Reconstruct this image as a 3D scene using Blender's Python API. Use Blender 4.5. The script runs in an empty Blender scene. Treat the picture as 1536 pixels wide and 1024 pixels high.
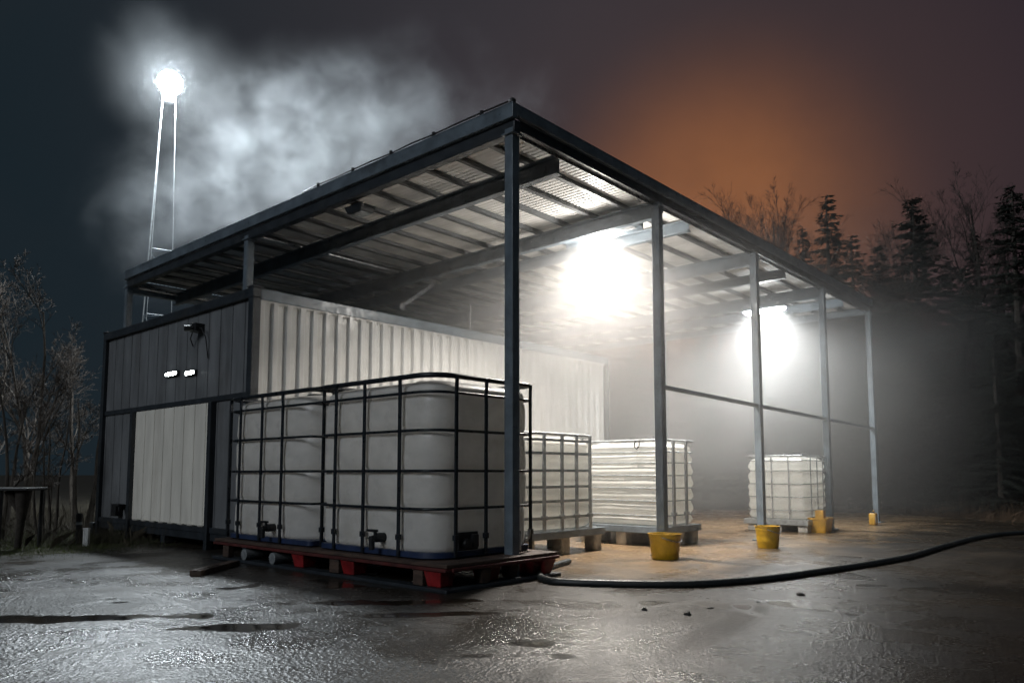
import bpy, bmesh, math, random
from mathutils import Vector, Matrix, noise as mnoise
random.seed(7)
R = math.radians
sc = bpy.context.scene
COL = sc.collection
D = bpy.data

# ------------------------------------------------------------------ frames
EYE = 0.8
O0 = Vector((0, 5.768, 0))                      # foot of the near corner post
UX = Vector((0.66565, 0.74627, 0)); VX = Vector((-0.74627, 0.66565, 0))
RZ = math.atan2(UX.y, UX.x)
def W(a, b, z=0): return O0 + UX * a + VX * b + Vector((0, 0, z))

# ------------------------------------------------------------------ materials
def nd(nt, typ, **kw):
    n = nt.nodes.new(typ)
    for k, v in kw.items():
        if k.startswith('i_'): n.inputs[k[2:].replace('_', ' ')].default_value = v
        else: setattr(n, k, v)
    return n
def math_(nt, op, a, b=None, clamp=False):
    n = nt.nodes.new('ShaderNodeMath'); n.operation = op; n.use_clamp = clamp
    for i, x in enumerate((a, b)):
        if x is None: continue
        if isinstance(x, (int, float)): n.inputs[i].default_value = x
        else: nt.links.new(x, n.inputs[i])
    return n.outputs[0]
def mapr(nt, x, a, b, c, d, smooth=True):
    n = nt.nodes.new('ShaderNodeMapRange'); n.interpolation_type = 'SMOOTHSTEP' if smooth else 'LINEAR'
    nt.links.new(x, n.inputs[0])
    for i, q in enumerate((a, b, c, d)): n.inputs[i + 1].default_value = q
    return n.outputs[0]
def noise_(nt, co, scale, detail=4, rough=.55, dist=0):
    n = nd(nt, 'ShaderNodeTexNoise'); n.inputs['Scale'].default_value = scale; n.inputs['Detail'].default_value = detail
    n.inputs['Roughness'].default_value = rough; n.inputs['Distortion'].default_value = dist
    if co is not None: nt.links.new(co, n.inputs['Vector'])
    return n.outputs[0]
def mixc(nt, f, a, b):
    n = nt.nodes.new('ShaderNodeMix'); n.data_type = 'RGBA'
    if isinstance(f, (int, float)): n.inputs[0].default_value = f
    else: nt.links.new(f, n.inputs[0])
    for i, x in ((6, a), (7, b)):
        if isinstance(x, (tuple, list)): n.inputs[i].default_value = (*x[:3], 1)
        else: nt.links.new(x, n.inputs[i])
    return n.outputs[2]
def newmat(name):
    m = D.materials.new(name); m.use_nodes = True
    nt = m.node_tree
    return m, nt, nt.nodes['Principled BSDF'], nt.nodes['Material Output']
MATS = {}
def mat(name, col, rough=.5, metal=0, var=.25, vscale=6, bump=0, bscale=60, stretch=None, dirt=None, trans=0, spec=.5, coat=0):
    """Painted / plain surface: colour broken by two noises, uneven gloss, optional bump, streaks and translucency."""
    m, nt, bs, out = newmat(name)
    tc = nd(nt, 'ShaderNodeTexCoord'); co = tc.outputs['Object']
    if stretch:
        mp = nd(nt, 'ShaderNodeMapping'); nt.links.new(co, mp.inputs[0]); mp.inputs['Scale'].default_value = stretch; cs = mp.outputs[0]
    else: cs = co
    n1 = noise_(nt, cs, vscale, 6, .6)
    f = mapr(nt, n1, .3, .72, 0, 1)
    dark = tuple(c * (1 - var) for c in col); light = tuple(min(1, c * (1 + var * .5)) for c in col)
    c = mixc(nt, f, dark, light)
    if dirt:
        n2 = noise_(nt, cs, vscale * .45, 8, .7)
        c = mixc(nt, mapr(nt, n2, .52, .75, 0, dirt[1]), c, dirt[0])
    nt.links.new(c, bs.inputs['Base Color'])
    bs.inputs['Metallic'].default_value = metal
    bs.inputs['Specular IOR Level'].default_value = spec
    bs.inputs['Coat Weight'].default_value = coat
    n3 = noise_(nt, co, vscale * 2.3, 5, .65)
    nt.links.new(mapr(nt, n3, .3, .7, max(.03, rough - .12), min(1, rough + .15)), bs.inputs['Roughness'])
    if bump:
        b = nd(nt, 'ShaderNodeBump'); b.inputs['Strength'].default_value = bump; b.inputs['Distance'].default_value = .004
        nt.links.new(noise_(nt, co, bscale, 5, .6), b.inputs['Height']); nt.links.new(b.outputs[0], bs.inputs['Normal'])
    if trans:
        t = nd(nt, 'ShaderNodeBsdfTranslucent'); nt.links.new(c, t.inputs[0])
        mx = nd(nt, 'ShaderNodeMixShader'); mx.inputs[0].default_value = trans
        nt.links.new(bs.outputs[0], mx.inputs[1]); nt.links.new(t.outputs[0], mx.inputs[2]); nt.links.new(mx.outputs[0], out.inputs[0])
    MATS[name] = m
    return m
def emit(name, col, s):
    m = D.materials.new(name); m.use_nodes = True; nt = m.node_tree; nt.nodes.clear()
    e = nd(nt, 'ShaderNodeEmission'); e.inputs[0].default_value = (*col, 1); e.inputs[1].default_value = s
    o = nd(nt, 'ShaderNodeOutputMaterial'); nt.links.new(e.outputs[0], o.inputs[0]); return m

M_STEEL = mat('blue_grey_painted_steel', (.125, .155, .182), .38, 0, .3, 5, .15, 90, dirt=((.03, .028, .026), .6))
M_DARK = mat('dark_navy_steel', (.022, .027, .033), .45, 0, .35, 5, .2, 80, dirt=((.05, .04, .03), .4))
M_CAGE = mat('black_cage_tube', (.016, .020, .026), .35, .2, .3, 12)
M_GALV = mat('galvanised_steel', (.42, .43, .44), .32, .85, .25, 14, .1, 120)
M_GREYCAGE = mat('grey_galvanised_strap', (.34, .36, .37), .38, .5, .3, 14)
M_ROOF = mat('roof_sheet_underside', (.68, .675, .66), .5, .0, .3, 2.2, .1, 70, stretch=(1, .5, 1), dirt=((.2, .19, .17), .5))
M_PURLIN = mat('purlin_steel', (.075, .08, .085), .55, .1, .35, 5, .1, 80)
M_WHITE = mat('white_container_paint', (.55, .55, .54), .42, 0, .14, 3, .12, 60, stretch=(3, 3, .5), dirt=((.38, .36, .32), .5))
M_FACADE = mat('grey_container_panel', (.165, .17, .178), .40, 0, .3, 2.5, .12, 40, stretch=(2, 2, .4), dirt=((.08, .075, .07), .7))
M_DOOR = mat('lit_cream_door_panel', (.80, .76, .68), .45, 0, .15, 2.5, .12, 50, stretch=(2, 2, .4), dirt=((.40, .35, .28), .45))  # pale door, with the light falling on it put into the colour
M_HDPE = mat('white_translucent_plastic', (.67, .66, .635), .35, 0, .12, 3.5, .15, 30, stretch=(1, 1, 1.6), dirt=((.45, .42, .36), .5), trans=.32, spec=.5)
M_HDPE2 = mat('bright_translucent_plastic', (.93, .925, .89), .28, 0, .08, 4, .15, 30, stretch=(1, 1, 2.5), dirt=((.62, .56, .44), .4), trans=.68, spec=.6)
M_NAVYPAN = mat('blue_base_pan', (.02, .035, .085), .4, 0, .3, 8)
M_RED = mat('red_painted_pallet', (.24, .012, .014), .5, 0, .5, 7, .4, 45, dirt=((.03, .02, .018), .9))
M_DKRED = mat('dull_dark_red_timber', (.085, .014, .012), .6, 0, .5, 7, .4, 45, stretch=(1, 1, 3), dirt=((.022, .016, .013), .9))
M_RUST = mat('brown_stained_timber', (.070, .042, .030), .7, 0, .5, 6, .6, 50, stretch=(1, 1, 4), dirt=((.02, .015, .012), .8))
M_CONCRETE = mat('pale_pallet_block', (.42, .40, .36), .8, 0, .35, 9, .5, 60, dirt=((.15, .13, .1), .6))
M_BLACK = mat('black_plastic', (.010, .010, .011), .45, 0, .3, 10, .2, 90)
M_YELLOW = mat('yellow_plastic', (.46, .27, .008), .42, 0, .25, 12, .2, 60, dirt=((.12, .08, .02), .7))
M_AMBER = mat('orange_yellow_plastic', (.55, .30, .03), .42, 0, .25, 12, .2, 60, dirt=((.18, .1, .03), .6))
M_BALLAST = mat('pale_ballast', (.45, .42, .34), .9, 0, .4, 40, 1, 120)
M_HOSE = mat('dark_rubber_hose', (.017, .021, .022), .42, 0, .35, 20, .4, 150, dirt=((.06, .05, .04), .5))
M_STONE = mat('dark_stone', (.018, .017, .016), .6, 0, .4, 40, 1, 150)
M_BARK = mat('grey_brown_bark', (.075, .062, .050), .9, 0, .45, 14, .8, 60, stretch=(1, 1, .3))
M_TWIG = mat('brown_twig', (.050, .037, .028), .9, 0, .4, 4)
M_BARKD = mat('dark_bark', (.035, .028, .022), .95, 0, .45, 14)
M_TWIGD = mat('dark_twig', (.026, .020, .017), .9, 0, .4, 4)
M_NEEDLE = mat('conifer_needles', (.017, .022, .015), .85, 0, .5, 1.2, trans=.15)
M_BRUSH = mat('dry_undergrowth', (.10, .062, .036), .9, 0, .5, 1.0)
M_BRUSHD = mat('dark_undergrowth', (.052, .042, .026), .9, 0, .5, 1.0)
M_GRASS = mat('grass_blade', (.065, .085, .022), .8, 0, .5, 1.5, trans=.25)
M_LAMPW = emit('lamp_white', (.95, .98, 1.0), 60)
M_LAMPM = emit('mast_lamp_white', (.90, .97, 1.0), 120)
M_REFLGLOW = emit('reflected_light_glow', (.90, 1.0, .97), 14)  # emission standing in for lamps reflected in the front wall

# ------------------------------------------------------------------ mesh building
class MB:
    def __init__(s): s.v = []; s.f = []
    def add(s, vs, fs):
        o = len(s.v); s.v.extend([tuple(q) for q in vs]); s.f.extend([tuple(i + o for i in f) for f in fs])
    def box(s, x0, x1, y0, y1, z0, z1):
        s.add([(x0, y0, z0), (x1, y0, z0), (x1, y1, z0), (x0, y1, z0), (x0, y0, z1), (x1, y0, z1), (x1, y1, z1), (x0, y1, z1)],
              [(0, 3, 2, 1), (4, 5, 6, 7), (0, 1, 5, 4), (1, 2, 6, 5), (2, 3, 7, 6), (3, 0, 4, 7)])
    def beam(s, p, q, w, h, up=(0, 0, 1)):
        p = Vector(p); q = Vector(q); d = (q - p).normalized(); up = Vector(up)
        if abs(d.dot(up)) > .95: up = Vector((1, 0, 0))
        a = d.cross(up).normalized() * w / 2; b = a.cross(d).normalized() * h / 2
        s.add([p - a - b, p + a - b, p + a + b, p - a + b, q - a - b, q + a - b, q + a + b, q - a + b],
              [(0, 3, 2, 1), (4, 5, 6, 7), (0, 1, 5, 4), (1, 2, 6, 5), (2, 3, 7, 6), (3, 0, 4, 7)])
    def tube(s, pts, r, n=8, closed=False, cap=True):
        pts = [Vector(p) for p in pts]; N = len(pts)
        rs = r if isinstance(r, (list, tuple)) else [r] * N
        o = len(s.v); prev = None
        for i, p in enumerate(pts):
            if closed: d = pts[(i + 1) % N] - pts[i - 1]
            else: d = pts[min(i + 1, N - 1)] - pts[max(i - 1, 0)]
            d.normalize()
            if prev is None:
                ref = Vector((0, 0, 1)) if abs(d.z) < .9 else Vector((1, 0, 0))
                a = d.cross(ref).normalized()
            else:
                a = (prev - d * prev.dot(d)).normalized()
            prev = a; b = d.cross(a)
            for k in range(n):
                t = 2 * math.pi * k / n
                s.v.append(tuple(p + (a * math.cos(t) + b * math.sin(t)) * rs[i]))
        for i in range(N if closed else N - 1):
            for k in range(n):
                i2 = (i + 1) % N
                s.f.append((o + i * n + k, o + i * n + (k + 1) % n, o + i2 * n + (k + 1) % n, o + i2 * n + k))
        if cap and not closed:
            s.f.append(tuple(o + k for k in reversed(range(n)))); s.f.append(tuple(o + (N - 1) * n + k for k in range(n)))
    def rings(s, rings, cap0=True, cap1=True):
        o = len(s.v); n = len(rings[0])
        for r in rings: s.v.extend([tuple(p) for p in r])
        for i in range(len(rings) - 1):
            for k in range(n):
                s.f.append((o + i * n + k, o + i * n + (k + 1) % n, o + (i + 1) * n + (k + 1) % n, o + (i + 1) * n + k))
        if cap0: s.f.append(tuple(o + k for k in reversed(range(n))))
        if cap1: s.f.append(tuple(o + (len(rings) - 1) * n + k for k in range(n)))
    def lathe(s, prof, n=24, c=(0, 0, 0), cap0=True, cap1=True):
        s.rings([[(c[0] + r * math.cos(2 * math.pi * k / n), c[1] + r * math.sin(2 * math.pi * k / n), c[2] + z) for k in range(n)] for r, z in prof], cap0, cap1)
    def build(s, name, m, parent=None, bevel=0, smooth=False, recalc=True):
        me = D.meshes.new(name); me.from_pydata(s.v, [], s.f)
        if recalc:
            bm = bmesh.new(); bm.from_mesh(me); bmesh.ops.recalc_face_normals(bm, faces=bm.faces); bm.to_mesh(me); bm.free()
        if smooth:
            me.polygons.foreach_set('use_smooth', [True] * len(me.polygons))
        me.materials.append(m)
        ob = D.objects.new(name, me); COL.objects.link(ob)
        if parent: ob.parent = parent
        if smooth and smooth != 'all':
            try: me.set_sharp_from_angle(angle=R(40))
            except Exception: pass
        if bevel:
            b = ob.modifiers.new('bevel', 'BEVEL'); b.width = bevel; b.segments = 2; b.limit_method = 'ANGLE'; b.harden_normals = False
        return ob
def tag(o, label, cat, group=None):
    o['label'] = label; o['category'] = cat
    if group: o['group'] = group
    return o
def thing(name, loc, label, cat, group=None, rz=RZ):
    e = D.objects.new(name, None); COL.objects.link(e); e.location = loc; e.rotation_euler = (0, 0, rz); e.empty_display_size = .2
    return tag(e, label, cat, group)
def kids(o): return [c for c in D.objects if c.parent == o]
def dup(o, parent=None):
    c = o.copy(); COL.objects.link(c)
    if parent: c.parent = parent
    for k in kids(o): dup(k, c)
    return c
def one(fn, *a):
    b = MB(); getattr(b, fn)(*a); return b

# ------------------------------------------------------------------ camera
cam = D.cameras.new('camera'); co = D.objects.new('camera', cam); COL.objects.link(co); sc.camera = co
cam.sensor_width = 36; cam.lens = 36 * 1130 / 1536; cam.shift_y = 96.3 / 1536
co.location = (0, 0, EYE); co.rotation_euler = (R(90) + math.atan(.09), 0, 0)
cam.clip_end = 2000; cam.clip_start = .05

# ------------------------------------------------------------------ world: night sky with light pollution
w = D.worlds.new('World'); sc.world = w; w.use_nodes = True; nt = w.node_tree; nt.nodes.clear()
tc = nd(nt, 'ShaderNodeTexCoord'); dirv = tc.outputs['Generated']
def lobe(d, lo, hi):
    d = Vector(d).normalized(); n = nt.nodes.new('ShaderNodeVectorMath'); n.operation = 'DOT_PRODUCT'
    nt.links.new(dirv, n.inputs[0]); n.inputs[1].default_value = d
    return math_(nt, 'POWER', mapr(nt, n.outputs['Value'], lo, hi, 0, 1, False), 2.6)
def pixdir(x, y): # direction of a point of the photo's sky
    f = 1130; c = math.cos(math.atan(.09)); s = math.sin(math.atan(.09)); a = (x - 768) / f; b = -(y - 608.3) / f
    return (a, c - b * s, s + b * c)
cl = noise_(nt, dirv, 2.2, 5, .6)
c = mixc(nt, lobe(pixdir(1500, 100), .55, 1), (.0095, .0165, .0220), (.0215, .0165, .0235))
c = mixc(nt, math_(nt, 'MULTIPLY', lobe(pixdir(850, 150), .76, 1), .9), c, (.044, .038, .044))
c = mixc(nt, math_(nt, 'MULTIPLY', lobe(pixdir(1140, 380), .88, 1), mapr(nt, cl, .25, .7, .7, 1)), c, (.074, .039, .035))
c = mixc(nt, math_(nt, 'MULTIPLY', lobe(pixdir(1080, 340), .964, 1.0), mapr(nt, noise_(nt, dirv, 5, 4, .6, .5), .3, .7, .75, 1)), c, (.29, .112, .045))
c = mixc(nt, mapr(nt, cl, .4, .75, 0, .3), c, (.020, .022, .026))
sk = nd(nt, 'ShaderNodeTexSky'); sk.sky_type = 'NISHITA'; sk.sun_disc = False; sk.sun_elevation = R(-6); sk.sun_rotation = R(35)
bg = nd(nt, 'ShaderNodeBackground'); nt.links.new(c, bg.inputs[0]); bg.inputs[1].default_value = 1
bg2 = nd(nt, 'ShaderNodeBackground'); nt.links.new(sk.outputs[0], bg2.inputs[0]); bg2.inputs[1].default_value = .02
ad = nd(nt, 'ShaderNodeAddShader'); nt.links.new(bg.outputs[0], ad.inputs[0]); nt.links.new(bg2.outputs[0], ad.inputs[1])
wo = nd(nt, 'ShaderNodeOutputWorld'); nt.links.new(ad.outputs[0], wo.inputs[0])

def lamp(name, typ, loc, energy, col, size=.1, rot=None, parent=None, **kw):
    l = D.lights.new(name, typ); l.energy = energy; l.color = col
    if typ in ('POINT', 'SPOT'): l.shadow_soft_size = size
    for k, v in kw.items(): setattr(l, k, v)
    o = D.objects.new(name, l); COL.objects.link(o); o.location = loc
    if rot: o.rotation_euler = rot
    if parent: o.parent = parent
    return o
# faint cold night light over the camera's left shoulder
so = lamp('moonlight', 'SUN', (-6, -8, 9), .82, (.86, .93, 1.0), angle=R(25))
so.rotation_euler = Vector((.55, .75, -.50)).to_track_quat('-Z', 'Y').to_euler()

# ------------------------------------------------------------------ ground
def ground_mat():
    m, nt, bs, out = newmat('wet_asphalt')
    co = nd(nt, 'ShaderNodeTexCoord').outputs['Object']
    sep = nd(nt, 'ShaderNodeSeparateXYZ'); nt.links.new(co, sep.inputs[0])
    big = noise_(nt, co, .55, 5, .6, .6); mid = noise_(nt, co, 2.1, 6, .62, .4); fine = noise_(nt, co, 42, 5, .75); grain = noise_(nt, co, 60, 5, .75)
    vo = nd(nt, 'ShaderNodeTexVoronoi'); vo.inputs['Scale'].default_value = 62; nt.links.new(co, vo.inputs['Vector'])
    c = mixc(nt, mapr(nt, mid, .3, .7, 0, 1), (.013, .0105, .0082), (.040, .0310, .0225))
    c = mixc(nt, mapr(nt, grain, .52, .68, 0, .8), c, (.060, .056, .050))
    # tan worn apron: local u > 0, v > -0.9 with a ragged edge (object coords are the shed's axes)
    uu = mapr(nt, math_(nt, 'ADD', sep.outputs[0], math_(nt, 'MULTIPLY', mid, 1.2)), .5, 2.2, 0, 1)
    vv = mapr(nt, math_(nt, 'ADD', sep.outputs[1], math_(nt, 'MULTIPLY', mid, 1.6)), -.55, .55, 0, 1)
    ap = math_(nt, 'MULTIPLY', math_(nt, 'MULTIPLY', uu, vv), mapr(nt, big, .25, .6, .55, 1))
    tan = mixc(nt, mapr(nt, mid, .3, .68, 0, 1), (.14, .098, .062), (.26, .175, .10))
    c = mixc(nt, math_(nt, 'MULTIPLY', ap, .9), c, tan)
    st = noise_(nt, co, 1.1, 7, .7, 1.2)
    c = mixc(nt, mapr(nt, st, .46, .74, 0, .6), c, (.014, .013, .012))
    nt.links.new(c, bs.inputs['Base Color'])
    mp = nd(nt, 'ShaderNodeMapping'); nt.links.new(co, mp.inputs[0]); mp.inputs['Rotation'].default_value = (0, 0, RZ + .25); mp.inputs['Scale'].default_value = (.62, 1.25, 1)
    wn = noise_(nt, mp.outputs[0], .62, 6, .55, .8)
    keep = math_(nt, 'SUBTRACT', 1, math_(nt, 'MULTIPLY', ap, .8))
    at_ = nd(nt, 'ShaderNodeAttribute'); at_.attribute_name = 'standing_water'; pud = at_.outputs['Fac']   # standing water
    dry = math_(nt, 'MULTIPLY', math_(nt, 'MULTIPLY', mapr(nt, wn, .50, .36, 0, 1), math_(nt, 'SUBTRACT', 1, pud)), keep)            # half dried tarmac
    wet = mapr(nt, mid, .35, .65, 0, 1)
    r0 = mapr(nt, wet, 0, 1, .36, .21, False)
    def mixf(f, x, y):
        q = nd(nt, 'ShaderNodeMix'); nt.links.new(f, q.inputs[0])
        for i, z in ((2, x), (3, y)):
            if isinstance(z, float): q.inputs[i].default_value = z
            else: nt.links.new(z, q.inputs[i])
        return q.outputs[0]
    nt.links.new(mixf(dry, mixf(pud, r0, .05), .48), bs.inputs['Roughness'])
    nt.links.new(mixf(dry, .5, .2), bs.inputs['Specular IOR Level'])
    h = math_(nt, 'ADD', math_(nt, 'MULTIPLY', fine, 1.0), math_(nt, 'MULTIPLY', vo.outputs['Distance'], .8))
    b = nd(nt, 'ShaderNodeBump'); b.inputs['Distance'].default_value = .003
    nt.links.new(h, b.inputs['Height'])
    nt.links.new(mapr(nt, pud, 0, 1, .9, .06, False), b.inputs['Strength'])
    b2 = nd(nt, 'ShaderNodeBump'); b2.inputs['Distance'].default_value = .02; b2.inputs['Strength'].default_value = .10
    nt.links.new(mid, b2.inputs['Height']); nt.links.new(b2.outputs[0], b.inputs['Normal'])
    nt.links.new(b.outputs[0], bs.inputs['Normal'])
    return m
M_ASPH = ground_mat()
M_SOIL = mat('forest_soil', (.040, .033, .020), .95, 0, .5, 1.4, 1, 14, dirt=((.03, .04, .014), .7))
def poly(name, pts, z, m, kind='structure', local=False):
    b = MB(); b.add([(x, y, z) for x, y in pts], [tuple(range(len(pts)))])
    o = b.build(name, m); o['kind'] = kind; return o
g = poly('ground', [(-400, -400), (400, -400), (400, 400), (-400, 400)], 0, M_SOIL)
# paved yard (its own axes are those of the shed)
def loc2(x, y): d = Vector((x, y, 0)) - O0; return (d.dot(UX), d.dot(VX))
yard_w = [(-5.2, 7.25), (-4.3, 7.75), (-4.1, 9.2), (-5.2, 12.5), (-2, 15.5), (4, 17), (7.6, 15.4), (8.3, 12.2), (11, 11.9), (16, 12.3), (40, 12), (40, -30), (-40, -30), (-40, 6.6), (-9, 6.85)]
import numpy as np
def build_yard():
    """one mesh: the flat tarmac, and over its near part a fine relief of bedded grit with smooth standing water"""
    flat = [loc2(x, y) for x, y in yard_w]
    dx, dy = .0052, .0058; xs = np.arange(-6.0, 6.0, dx); ys = np.arange(2.2, 6.9, dy); nx, ny = len(xs), len(ys)
    X, Y = np.meshgrid(xs, ys); rng = np.random.default_rng(5)
    def vn(cell, X=X, Y=Y):
        gx = (X + 8) / cell; gy = (Y) / cell; ix = gx.astype(int); iy = gy.astype(int); fx = gx - ix; fy = gy - iy
        L = rng.random((iy.max() + 3, ix.max() + 3)); fx = fx * fx * (3 - 2 * fx); fy = fy * fy * (3 - 2 * fy)
        return (L[iy, ix] * (1 - fx) + L[iy, ix + 1] * fx) * (1 - fy) + (L[iy + 1, ix] * (1 - fx) + L[iy + 1, ix + 1] * fx) * fy
    def stones(cell, amp):
        gx = (X + 8) / cell; gy = Y / cell; ix = gx.astype(int); iy = gy.astype(int); sh = (iy.max() + 4, ix.max() + 4)
        jx, jy, ja, jr = rng.random(sh), rng.random(sh), rng.random(sh) ** 1.6, .45 + .4 * rng.random(sh); out = np.zeros_like(X)
        for a in (-1, 0, 1):
            for c in (-1, 0, 1):
                kx, ky = ix + a, iy + c
                d2 = (gx - kx - jx[ky, kx]) ** 2 + (gy - ky - jy[ky, kx]) ** 2
                out = np.maximum(out, np.clip(1 - d2 / jr[ky, kx] ** 2, 0, 1) ** .6 * ja[ky, kx])
        return out * amp
    big = vn(.9) * .5 + vn(.34) * .3 + vn(.14) * .2
    wob = (vn(.35) - .5) * .5 + (vn(.12) - .5) * .3 + (vn(.05) - .5) * .15
    pud = np.clip((big - .74) / .07, 0, 1)
    for cx, cy, rx, ry in ((-2.45, 4.22, .95, .13), (-1.52, 3.98, .34, .10), (-.9, 4.75, .6, .10), (-.5, 4.35, .35, .07)):
        r = ((X - cx) / rx) ** 2 + ((Y - cy - .10 * (X - cx)) / ry) ** 2
        pud = np.maximum(pud, np.clip((1.1 - r + wob * 3.4) / .7, 0, 1))
    U = (X - O0.x) * UX.x + (Y - O0.y) * UX.y; V = (X - O0.x) * VX.x + (Y - O0.y) * VX.y
    ap = np.clip((U - .3) / 1.2, 0, 1) * np.clip((V + .5) / .8, 0, 1)
    rough = (1 - pud) * (1 - .6 * ap) * (1 - .55 * np.clip((X + .4) / 1.2, 0, 1)) * (.55 + .8 * vn(.8))
    h = stones(.0125, .0025) + stones(.022, .0011) * np.clip((vn(.5) - .3) * 4, 0, 1) + (vn(.06) - .5) * .0018 + (vn(.3) - .5) * .006
    edge = np.clip((6.85 - Y) / .5, 0, 1)
    Z = .0065 + (h + .001) * rough * edge + .0005 * (1 - pud)
    inside_ = np.abs(X) < Y * .74 + .55
    idx = np.full(X.shape, -1, dtype=np.int64); idx[inside_] = np.arange(inside_.sum())
    q = np.stack([idx[:-1, :-1], idx[:-1, 1:], idx[1:, 1:], idx[1:, :-1]], -1).reshape(-1, 4); q = q[(q >= 0).all(1)]
    P = np.stack([U[inside_], V[inside_], Z[inside_]], 1); n0 = len(flat); nq = len(q)
    me = D.meshes.new('yard'); me.vertices.add(n0 + len(P))
    fl_ = np.array([(a_, c_, .004) for a_, c_ in flat]); me.vertices.foreach_set('co', np.concatenate([fl_, P]).astype(np.float32).ravel())
    me.loops.add(n0 + 4 * nq); me.loops.foreach_set('vertex_index', np.concatenate([np.arange(n0), (q + n0).ravel()]).astype(np.int32))
    me.polygons.add(1 + nq); me.polygons.foreach_set('loop_start', np.concatenate([[0], n0 + 4 * np.arange(nq)]).astype(np.int32))
    me.update(calc_edges=True); me.validate()
    me.polygons.foreach_set('use_smooth', np.ones(len(me.polygons), dtype=bool))
    at_ = me.attributes.new('standing_water', 'FLOAT', 'POINT'); at_.data.foreach_set('value', np.concatenate([np.zeros(n0), pud[inside_]]).astype(np.float32))
    me.materials.append(M_ASPH); o = D.objects.new('yard', me); COL.objects.link(o); o['kind'] = 'structure'; return o
yard = build_yard()
yard.location = O0; yard.rotation_euler = (0, 0, RZ)

# ------------------------------------------------------------------ canopy
canopy = thing('canopy', O0, 'open sided steel canopy with flat ribbed roof on slim dark posts', 'canopy')
ZB, ZT = 3.50, 3.70           # underside of eave beams, top of fascia
UE, VE = 9.05, 7.45
def post(u_, v_, z0=0, wd=.084):
    b = MB(); b.box(u_ - wd / 2, u_ + wd / 2, v_ - wd / 2, v_ + wd / 2, z0, ZB + .02)
    if z0 == 0:
        b.box(u_ - .09, u_ + .09, v_ - .09, v_ + .09, .006, .02)
    b.box(u_ - .06, u_ + .06, v_ - .06, v_ + .06, ZB - .035, ZB - .02)
    return b.build('post', M_STEEL, canopy, .004)
for u_ in (0, 2.2, 4.5, 6.83, 9.0): post(u_, 0)
for u_, v_, z in ((0, 4.05, 2.70), (0, 7.43, 0), (2.2, 7.43, 0), (4.5, 7.43, 0), (6.83, 7.43, 0), (9.0, 7.43, 0), (9.0, 3.9, 0)): post(u_, v_, z)
def ibeam(p, q, w_, h, t=.014):
    b = MB(); p = Vector(p); q = Vector(q)
    d = Vector((0, 0, h / 2 - t / 2))
    b.beam(p + d, q + d, w_, t); b.beam(p - d, q - d, w_, t); b.beam(p, q, .012, h - 2 * t); return b
# eave beams (front, right, rear, left): front is a plain deep box beam with a lighter fascia band over it
b = MB(); b.box(-.03, .05, -.05, VE, 3.475, 3.585); b.build('eave_beam', M_DARK, canopy, .004)
b = MB(); b.box(-.065, -.015, -.065, VE + .03, 3.588, 3.70); b.box(-.065, .02, -.065, VE + .03, 3.701, 3.712); b.build('fascia', M_STEEL, canopy, .003)
b = MB(); b.box(-.012, UE, -.065, -.018, 3.612, 3.70); b.box(.022, UE, -.065, .02, 3.701, 3.712); b.build('fascia', M_STEEL, canopy, .003)
b = MB(); b.box(.052, UE, -.03, .03, 3.522, 3.608); b.build('eave_beam', M_DARK, canopy, .004)
b = MB(); b.box(.055, UE, .034, .10, 3.565, 3.58); b.box(.055, UE, .034, .04, 3.50, 3.563); b.build('gutter_lip', M_GALV, canopy, .002)
b = MB(); b.box(UE - .05, UE + .03, .035, VE, 3.48, 3.585); b.build('eave_beam', M_STEEL, canopy, .004)
b = MB(); b.box(.055, UE - .055, VE - .06, VE + .02, 3.40, 3.585); b.build('eave_beam', M_STEEL, canopy, .004)
# rafters across the roof (along v)
for i, u_ in enumerate((.66, 2.2, 2.95, 4.5, 5.6, 6.83, 7.9)):
    big = u_ in (2.2, 4.5, 6.83, .66)
    dz = .0
    ibeam((u_, .045, 3.455 if big else 3.49), (u_, VE - .065, 3.405 if big else 3.47), .075, .17 if big else .13).build('rafter', M_STEEL, canopy, .003)
# purlins (along u), C sections over the rafters
vv = .40; k = 0
while vv < 7.3:
    b = MB(); b.box(.056, UE - .056, vv - .022, vv - .016, 3.560, 3.601); b.box(.056, UE - .056, vv - .0155, vv + .026, 3.560, 3.565); b.box(.056, UE - .056, vv + .0265, vv + .030, 3.560, 3.574)
    b.build('purlin', M_PURLIN, canopy); vv += .4
# ribbed roof sheets, ribs along v
def sheet(u0, u1, v0, v1, z, pitch=.060, h=.008):
    b = MB(); x = u0; pr = []
    while x < u1 - pitch * .5:
        pr += [(x, 0), (x + pitch * .55, 0), (x + pitch * .66, h), (x + pitch * .89, h)]; x += pitch
    pr.append((u1, 0))
    n = len(pr); ys = [v0 + (v1 - v0) * j / 8 for j in range(9)]
    vs = [(p[0], y, z + p[1]) for y in ys for p in pr]
    b.add(vs, [(j * n + i, j * n + i + 1, (j + 1) * n + i + 1, (j + 1) * n + i) for j in range(8) for i in range(n - 1)])
    return b
for u0, u1 in ((.03, 2.2), (2.205, 4.5), (4.505, 6.83), (6.835, UE - .02)):
    o = sheet(u0, u1, .0, VE - .02, 3.603).build('roof_sheet', M_ROOF, canopy, recalc=False)
    sol = o.modifiers.new('solid', 'SOLIDIFY'); sol.thickness = .003; sol.offset = 1
# mid-height rails on the right side
for u0, u1 in ((2.243, 4.457), (4.543, 6.787), (6.873, 8.957)):
    b = MB(); z0 = 1.665 - .0165 * u0 + .03; z1 = 1.665 - .0165 * u1 + .03
    b.beam((u0, 0, z0), (u1, 0, z1), .035, .042); b.build('side_rail', M_STEEL, canopy, .003)
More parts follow.
